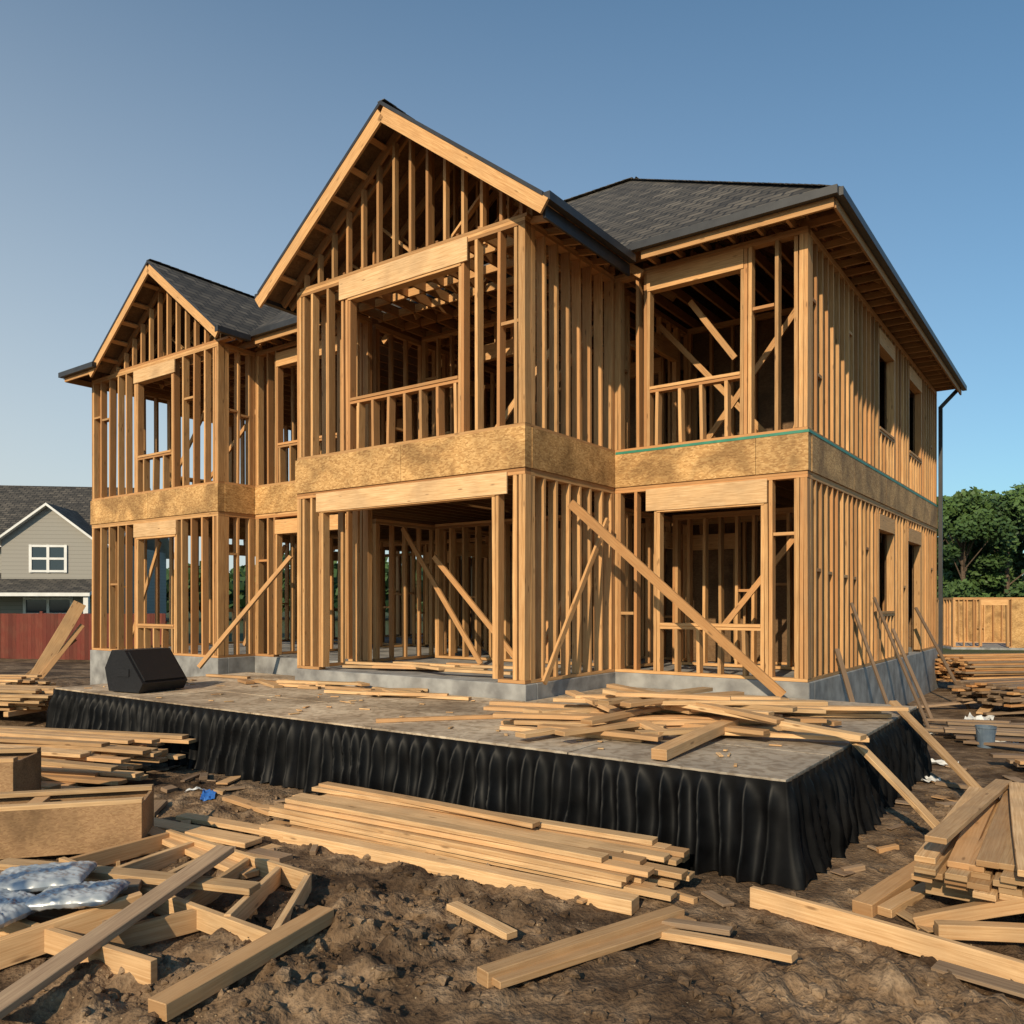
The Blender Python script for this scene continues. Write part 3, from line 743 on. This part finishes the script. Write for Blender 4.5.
fp=MB()
def fb2(q0,d0,q1,d1,z0=.08,z1=.08,w=.045,t=.14,**k): fp.board((q0,d0,gz(q0,d0)*.5+z0),(q1,d1,gz(q1,d1)*.5+z1),w,t,bow=.006,seg=3,**k)
A0=Vector((-3.45,6.25));A1=Vector((-1.38,4.75)); B0=Vector((-2.95,7.0));B1=Vector((-1.45,5.85))
fb2(*A0,*A1); fb2(*B0,*B1)
for f in (0.02,.22,.42,.62,.82,.99):
    a=A0.lerp(A1,f);b=B0.lerp(B1,f); fb2(a.x,a.y,b.x,b.y,.075,.075,w=.045,t=.13)
C0=A0+Vector((-.5,-.75));C1=A1+Vector((-.55,-.35)); 
fb2(*C0,*C1,.08,.08)
for f in (.1,.4,.7):
    a=C0.lerp(C1,f);b=A0.lerp(A1,f); fb2(a.x,a.y,b.x,b.y,.08,.08)
fp.make('timber_floor_frame',[M_pale],bevel=.003)
plank('wooden_plank',(-2.55,3.95,.10),(-2.05,5.85,.34),.14,.045,M_grey,tone=(1.15,0))
plank('wooden_plank',gp(-1.72,3.95,.05),gp(-1.15,5.05,.06),.13,.09)
plank('wooden_plank',gp(-3.2,4.55,.06),gp(-2.35,5.2,.20),.06,.17,tone=(1.0,.3))
plank('wooden_plank',(-3.9,5.1,.16),(-2.5,5.5,.2),.18,.05,M_grey)
plank('wooden_plank',(-3.8,5.35,.10),(-2.3,5.05,.12),.14,.05,M_grey)
plank('wooden_plank',gp(-3.7,5.9,.20),gp(-1.7,5.4,.20),.14,.045)
plank('wooden_plank',gp(-3.3,7.3,.05),gp(-1.95,6.1,.04),.14,.045)
plank('wooden_plank',gp(-3.6,7.7,.04),gp(-2.2,6.95,.04),.20,.045); plank('wooden_plank',gp(-3.2,7.9,.05),gp(-1.9,7.2,.03),.14,.045)
plank('wooden_plank',gp(-3.0,8.6,.03),gp(-2.3,7.9,.03),.12,.04)
def crate(name,cx,cy,L,Wd,Hh,rot,z):
    mb=MB(); t=.03
    mb.box(-L/2,L/2,-Wd/2,-Wd/2+t,0,Hh,0);mb.box(-L/2,L/2,Wd/2-t,Wd/2,0,Hh,0)
    mb.box(-L/2,-L/2+t,-Wd/2+t+.002,Wd/2-t-.002,0,Hh-.004,0);mb.box(L/2-t,L/2,-Wd/2+t+.002,Wd/2-t-.002,0,Hh-.004,0)
    mb.box(-L/2+t,L/2-t,-Wd/2+t,Wd/2-t,.0,.025,0)
    for sy in (-1,1): mb.board((-L/2,sy*(Wd/2-.05),Hh+.0195),(L/2,sy*(Wd/2-.05),Hh+.0195),.09,.038,m=1)
    mb.box(-.06,.06,-Wd/2+.1,Wd/2-.1,Hh-.06,Hh,1)
    ob=mb.make(name,[M_crate,M_pale],bevel=.003); ob.location=(cx,cy,z); ob.rotation_euler=(0,0,rot); return ob
crate('plywood_crate',-4.0,6.85,1.75,.6,.38,.26,.05)
crate('plywood_crate',-5.15,7.5,1.3,.6,.62,.15,.05)
M_plas,nt,b=newmat('plastic_wrap'); b.inputs['Roughness'].default_value=.28; b.inputs['Coat Weight'].default_value=.35
tc=nt.nodes.new('ShaderNodeTexCoord'); n=nt.nodes.new('ShaderNodeTexNoise'); n.inputs['Scale'].default_value=4.5; n.inputs['Detail'].default_value=2; nt.links.new(tc.outputs['Object'],n.inputs[0])
r=ramp(nt,[(.42,(.07,.11,.18)),(.5,(.24,.27,.30)),(.6,(.36,.38,.40))]); nt.links.new(n.outputs[0],r.inputs[0]); nt.links.new(r.outputs[0],b.inputs['Base Color'])
def package(q,d,z,L,Wd,Hh,rot):
    n=56; vs=[];fs=[]; sd=R(0,50)
    for side in (1,-1):
        for j in range(n+1):
            for i in range(n+1):
                u=i/n*2-1;v=j/n*2-1
                e=max(0,(1-abs(u)**8)*(1-abs(v)**8))**.45
                wr=noise.fractal(Vector((u*3+sd,v*2.2,side)),.9,2,3)
                cr=abs(noise.noise(Vector((u*5+v*4+sd,v*3-u*2,3))))**.6
                z_=side*Hh/2*e*(1+.25*wr-.35*cr)
                vs.append((u*L/2*(1+.04*noise.noise(Vector((v*3+sd,0,1)))),v*Wd/2*(1+.05*noise.noise(Vector((u*3+sd,3,1)))),z_))
    m=(n+1)**2
    for s in (0,1):
        for j in range(n):
            for i in range(n):
                a=s*m+j*(n+1)+i; f=(a,a+1,a+n+2,a+n+1); fs.append(f if s==0 else f[::-1])
    me=bpy.data.meshes.new('pk'); me.from_pydata(vs,[],fs); me.materials.append(M_plas); me.polygons.foreach_set('use_smooth',[True]*len(fs))
    ob=bpy.data.objects.new('plastic_wrapped_package',me); scene.collection.objects.link(ob); ob.location=(q,d,z); ob.rotation_euler=(R(-.05,.05),R(-.05,.05),rot)
package(-3.10,5.38,.29,.58,.46,.09,.25); package(-2.72,5.12,.27,.50,.38,.09,.1); package(-3.15,4.95,.25,.5,.4,.10,-.3)
stack('lumber_stack',(-7.6,10.6),(-4.6,9.7),7,6,.15,.045,.12,.5,lift=.05,rot=.08,spread=1.15)
stack('lumber_stack',(-7.4,9.6),(-4.5,8.8),5,3,.15,.045,.08,.4,lift=.02,rot=.12,spread=1.3)
stack('lumber_stack',(-10.5,14.2),(-7.6,13.6),8,7,.15,.045,.28,.4,lift=.08,rot=.08,spread=1.1)
stack('lumber_stack',(-13.5,16.5),(-9.6,15.9),8,6,.15,.045,.28,.4,lift=.08,rot=.08,spread=1.1)
for i in range(9):
    q=R(-7.2,-4.6);d=R(8.6,10.6);a=R(-.5,.2); z=.35+R(0,.1)
    plank('wooden_plank',(q-math.cos(a)*1.0,d-math.sin(a)*1.0,z),(q+math.cos(a)*R(.7,1.1),d+math.sin(a),z-R(0,.12)),.14,.042)
for (dq,zt,w_) in ((0,2.1,.30),(.12,1.55,.12),(-.25,1.2,.12)):
    plank('leaning_board',(-11.45+dq,19.6,.30),(-10.85+dq*.5,20.5,zt),w_,.03,M_pale,up=(.5,-1,0))
for (Y,top,foot,w) in ((12.9,1.2,.6,.07),(13.8,1.9,.9,.045),(15.4,2.0,1.0,.045),(17,1.4,.8,.06),(19.4,1.8,1.1,.06)):
    a=H(-3.24,Y,top+.2); f=H(-3.2+foot,Y-R(.5,1.1),.0); f.z=gz(f.x,f.y)+.02
    plank('leaning_board',f,a,w,.04,M_grey,tone=(R(.6,.8),.6))
stack('lumber_stack',(9.0,15.5),(13.5,17.2),9,8,.15,.045,.1,.4,lift=.1,rot=.06,mats=[M_grey,M_wood])
stack('lumber_stack',(10.5,19.5),(16,20.5),9,14,.15,.045,.1,.4,lift=.1,rot=.06,mats=[M_wood,M_grey])
stack('lumber_stack',(6.6,12.6),(9.6,11.6),5,3,.15,.045,.05,.4,lift=.03,rot=.15,spread=1.3,mats=[M_grey,M_pale])
stack('lumber_stack',(6.3,10.2),(8.6,9.7),4,2,.15,.045,.05,.4,lift=.03,rot=.15,spread=1.4,mats=[M_grey,M_pale])
for i in range(30):
    q=R(5.6,10.5);d=R(8.5,18);a=R(-1.2,1.2);l=R(.4,1.4)
    X,Y=toH(q,d)
    if X<-2.2: continue
    plank('wooden_plank',gp(q-math.cos(a)*l,d-math.sin(a)*l,.05),gp(q+math.cos(a)*l,d+math.sin(a)*l,R(.05,.3)),random.choice([.09,.14,.2]),.04,random.choice([M_grey,M_pale,M_grey]))
bk=MB(); bk.tube((0,0,0),(0,0,.36),.13,.155,20,0,cap=False); bk.tube((0,0,.01),(0,0,.02),.13,.13,20,0); bk.tube((0,0,.33),(0,0,.36),.165,.165,20,0,cap=False)
for i in range(10):
    t0,t1=math.pi*i/10,math.pi*(i+1)/10
    bk.tube((.165*math.cos(t0),-.02-.08*math.sin(t0),.33-.14*math.sin(t0)),(.165*math.cos(t1),-.02-.08*math.sin(t1),.33-.14*math.sin(t1)),.004,.004,6,0)
M_bucket=noisy_mat('grey_plastic',(.07,.10,.14),(.13,.17,.21),5,.5,.1)
ob=bk.make('bucket',[M_bucket],smooth=False); ob.location=gp(6.85,11.8,0); ob.scale=(.85,.85,.85)
sc=MB()
for i in range(300):
    q=R(-6,6.5);d=R(4.2,13); X,Y=toH(q,d)
    if (X>-13.5 and X<-1.7 and Y>5.9) or (X<-3 and Y>8.5): continue
    if d<6.4 and -2<q<2.4 and random.random()<.75: continue
    a=R(0,3.14); l=min(.55,.04+random.expovariate(1/.10)); 
    p0=gp(q-math.cos(a)*l,d-math.sin(a)*l,.02);p1=gp(q+math.cos(a)*l,d+math.sin(a)*l,.025)
    sc.board(p0,p1,random.choice([.03,.05,.09,.14]),random.choice([.010,.02,.04]),m=random.choice([0,1,1]))
sc.make('scrap_lumber',[M_pale,M_grey],bevel=.002)
M_blue=noisy_mat('blue_plastic',(.02,.10,.35),(.05,.18,.5),5,.4,.2)
M_paper=noisy_mat('paper_white',(.5,.5,.48),(.66,.66,.64),8,.7,.3)
def litter(name,q,d,s,mat):
    n=7; vs=[];fs=[];sd=R(0,50);a=R(0,3)
    for j in range(n+1):
        for i in range(n+1):
            u,v=i/n-.5,j/n-.5; x=u*s*math.cos(a)-v*s*.7*math.sin(a);y=u*s*math.sin(a)+v*s*.7*math.cos(a)
            vs.append((q+x,d+y,gz(q+x,d+y)+.012+.25*s*abs(noise.noise(Vector((u*5+sd,v*5,0))))))
    for j in range(n):
        for i in range(n): k=j*(n+1)+i; fs.append((k,k+1,k+n+2,k+n+1))
    me=bpy.data.meshes.new(name); me.from_pydata(vs,[],fs); me.materials.append(mat)
    ob=bpy.data.objects.new(name,me); scene.collection.objects.link(ob)
litter('plastic_scrap',-3.25,8.75,.22,M_blue); litter('plastic_scrap',-3.45,8.9,.2,M_paper)
for q,d,s in ((2.2,5.3,.10),(-3.3,6.6,.12),(4.9,9.6,.3),(5.6,10.6,.35),(6.5,13,.4),(-4.4,8.3,.15),(7.3,12.2,.4),(.4,4.8,.06),(8.3,14.5,.6),(9.5,14,.5)): litter('paper_scrap',q,d,s,M_paper)

# ---------------------------------------------------------------- BACKGROUND
nh=empty('suburban_house',(-24.5,38,0),math.radians(8))
a=MB()
a.box(-8,5.6,0,9,0,5.0,0)
a.box(1.2,5.2,-1.2,-.01,0,5.0,0)
a.poly([(1.2,-1.2,5.0),(5.2,-1.2,5.0),(3.2,-1.2,6.5)],0)
a.make('walls',[M_siding],nh)
a=MB()
a.slab([(-8.4,-.5,4.85),(6.0,-.5,4.85),(6.0,4.5,8.2),(-8.4,4.5,8.2)],.15,0,1,1)
a.slab([(-8.4,9.5,4.85),(-8.4,4.5,8.2),(6.0,4.5,8.2),(6.0,9.5,4.85)],.15,0,1,1)
a.slab([(.9,-1.5,4.85),(3.2,-1.5,6.65),(3.2,2.2,6.65),(.9,-.4,4.85)],.12,0,1,1)
a.slab([(5.5,-1.5,4.85),(5.5,-.4,4.85),(3.2,2.2,6.65),(3.2,-1.5,6.65)],.12,0,1,1)
a.slab([(-2.0,-3.0,2.55),(5.6,-3.0,2.55),(5.6,-1.21,3.2),(-2.0,-1.21,3.2)],.15,0,1,1)
a.slab([(-2.0,-1.215,3.2),(1.2,-1.215,3.2),(1.2,-.01,3.5),(-2.0,-.01,3.5)],.15,0,1,1)
a.make('roof',[M_sh,M_white],nh)
a=MB()
def win(x,y,z,w,h):
    a.box(x-w/2,x+w/2,y-.03,y-.005,z,z+h,1)
    for dx in (-w/2,0,w/2): a.box(x+dx-.06,x+dx+.06,y-.07,y-.034,z-.06,z+h+.06,0)
    for dz in (0,h/2,h): a.box(x-w/2+.062,x+w/2-.062,y-.066,y-.033,z+dz-.05,z+dz+.05,0)
win(3.2,-1.2,3.55,1.5,1.15); win(-1,0,3.65,1.4,1.0); win(-5,0,3.65,1.4,1.0); win(3.2,-1.2,.9,2,1.4); win(-4.5,0,1,1.6,1.3)
for x in (-1.8,1.5,5.4): a.box(x-.1,x+.1,-2.9,-2.7,0,2.45,0)
a.make('windows_and_trim',[M_white,M_glass],nh)
f=MB(); 
p0=Vector((-34,31,0));p1=Vector((-12.5,29.5,0)); L=(p1-p0).length; t=(p1-p0)/L; s=0
while s<L:
    c=p0+t*s; f.board(c+Vector((0,0,0)),c+Vector((0,0,1.72+R(-.01,.01))),.135,.02,up=(0,-1,0)); s+=.145
for z in (.4,1.4): f.board(p0+Vector((0,.05,z)),p1+Vector((0,.05,z)),.04,.09)
s=0
while s<L: c=p0+t*s; f.board(c+Vector((0,.09,0)),c+Vector((0,.09,1.8)),.1,.1,up=(0,-1,0)); s+=2.4
f.make('red_fence',[M_redf])
bh=empty('framed_shed',(20.0,37,0),math.radians(-12))
fr2=MB()
def w2(a_,b_,n_,ops=()): wall(a_,b_,n_,.1,2.35,ops,sp=.4,mb=fr2)
w2((0,0),(8,0),(0,-1),[(1.2,2.2,.1,2.0),(4,5.2,1,1.9)]); w2((0,5),(8,5),(0,1)); w2((0,.15),(0,4.85),(-1,0)); w2((8,.15),(8,4.85),(1,0))
fr2.make('framing',[M_wood],bh)
a=MB(); a.box(2.4,3.8,-.02,-.004,.1,2.3,0); a.box(5.5,8,-.02,-.004,.1,2.3,0); a.box(0,8,5.01,5.03,.1,2.3,0); a.box(-.1,8.1,-.1,5.1,-.1,.098,1)
a.make('sheathing',[M_osb,M_conc],bh)
def tree_mesh(name,h,rad,nl,seed,leaf=.17):
    random.seed(seed); m=MB()
    m.tube((0,0,-.2),(0,0,h*.35),.22*h/9,.15*h/9,10,0); m.tube((0,0,h*.34),(.1,.1,h*.8),.15*h/9,.04,8,0)
    cs=[]
    for i in range(38):
        t=R(0,2*math.pi); zz=R(.15,1.0); rr=rad*math.sqrt(max(0.02,1-((zz-.5)/.55)**2))*R(.4,1.05)
        c=Vector((math.cos(t)*rr,math.sin(t)*rr,zz*h*.93)); cs.append((c,R(.5,1.0)*rad*.40))
        if i%2==0: m.tube((0,0,min(h*.7,c.z*.65)),c,.05*h/9,.015,5,0)
    per=nl//38
    for c,r in cs:
        base=R(.1,.8)
        for _ in range(per):
            v=Vector((random.gauss(0,1),random.gauss(0,1),random.gauss(0,1))); v=v.normalized()*r*random.random()**.4; v.z*=.75
            p=c+v; a1=Vector((R(-1,1),R(-1,1),R(-1,1))).normalized(); a2=a1.orthogonal().normalized(); s=leaf*R(.6,1.3)
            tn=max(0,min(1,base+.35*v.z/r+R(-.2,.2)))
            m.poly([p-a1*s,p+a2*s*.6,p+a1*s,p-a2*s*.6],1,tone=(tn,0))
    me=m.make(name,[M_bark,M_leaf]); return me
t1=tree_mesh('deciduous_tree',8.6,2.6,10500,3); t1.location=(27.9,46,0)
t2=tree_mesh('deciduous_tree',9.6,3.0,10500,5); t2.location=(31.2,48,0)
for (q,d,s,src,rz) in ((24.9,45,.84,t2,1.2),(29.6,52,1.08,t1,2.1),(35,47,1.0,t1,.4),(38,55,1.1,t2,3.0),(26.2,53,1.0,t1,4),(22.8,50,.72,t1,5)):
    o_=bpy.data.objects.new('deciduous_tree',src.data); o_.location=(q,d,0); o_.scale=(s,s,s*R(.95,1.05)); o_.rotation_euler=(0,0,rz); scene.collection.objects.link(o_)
random.seed(99)
dm=MB()
for i in range(150):
    ang=math.radians(-42+92*i/150+R(-.3,.3)); D=R(95,125); c0=Vector((D*math.sin(ang),D*math.cos(ang),0)); hh=R(5.5,9)
    for k in range(90):
        v=Vector((random.gauss(0,2.2),random.gauss(0,1.6),0)); zz=R(.2,1)**.8*hh*(1-min(.6,abs(v.x)*.1)); p=c0+v+Vector((0,0,zz)); s=R(.4,.9)
        a1=Vector((R(-1,1),R(-1,1),R(-1,1))).normalized(); a2=a1.orthogonal().normalized()
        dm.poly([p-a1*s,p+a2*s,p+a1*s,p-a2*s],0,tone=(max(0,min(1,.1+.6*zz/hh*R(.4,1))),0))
dm.make('distant_trees',[M_leaf])

# ---------------------------------------------------------------- LIGHT / CAMERA
tx,ty=H(.18,-1.0).x,H(.18,-1.0).y
el=math.radians(28); az=math.atan2(tx,ty)
wd=bpy.data.worlds.new('World'); scene.world=wd; wd.use_nodes=True
nt=wd.node_tree; Lk=nt.links.new; bg=nt.nodes['Background']; sk=nt.nodes.new('ShaderNodeTexSky'); sk.sky_type='NISHITA'; sk.sun_disc=False
sk.sun_elevation=el; sk.sun_rotation=az%(2*math.pi); sk.air_density=1.0; sk.dust_density=1.0; sk.ozone_density=2.0; sk.altitude=0
STR=.11
tint=mixc(nt,'MULTIPLY',1.0,sk.outputs[0],(.55,1.02,1.15))
tc=nt.nodes.new('ShaderNodeTexCoord'); sx=nt.nodes.new('ShaderNodeSeparateXYZ'); Lk(tc.outputs['Generated'],sx.inputs[0])
def mrange(src,a,b,c,d):
    m=nt.nodes.new('ShaderNodeMapRange'); m.inputs[1].default_value=a; m.inputs[2].default_value=b; m.inputs[3].default_value=c; m.inputs[4].default_value=d; Lk(src,m.inputs[0]); return m.outputs[0]
def mth(op,a,b):
    m=nt.nodes.new('ShaderNodeMath'); m.operation=op
    for i,s in enumerate((a,b)):
        if isinstance(s,(int,float)): m.inputs[i].default_value=s
        else: Lk(s,m.inputs[i])
    return m.outputs[0]
hz=mth('POWER',mrange(sx.outputs[2],0,.85,1,0),1.5)
ha=mrange(sx.outputs[0],-.60,.55,1.0,.30)
fac=mth('MULTIPLY',hz,ha)
col=mixc(nt,'MIX',fac,tint,(.70/STR,.72/STR,.70/STR))
Lk(col,bg.inputs[0]); bg.inputs[1].default_value=STR
sl=bpy.data.lights.new('sun','SUN'); sl.energy=4.8; sl.angle=math.radians(.6); sl.color=(1,.82,.58)
so=bpy.data.objects.new('sun',sl); scene.collection.objects.link(so)
dirv=Vector((math.sin(az)*math.cos(el),math.cos(az)*math.cos(el),math.sin(el)))
so.rotation_euler=dirv.to_track_quat('Z','Y').to_euler()
cam=bpy.data.cameras.new('camera'); co=bpy.data.objects.new('camera',cam); scene.collection.objects.link(co)
co.location=(0,0,2.1); co.rotation_euler=(math.pi/2,0,0); cam.sensor_width=36; cam.lens=816/1024*36; cam.shift_y=91/1024; cam.clip_end=5000
scene.camera=co
scene.view_settings.view_transform='Standard'; scene.view_settings.look='None'; scene.view_settings.exposure=0
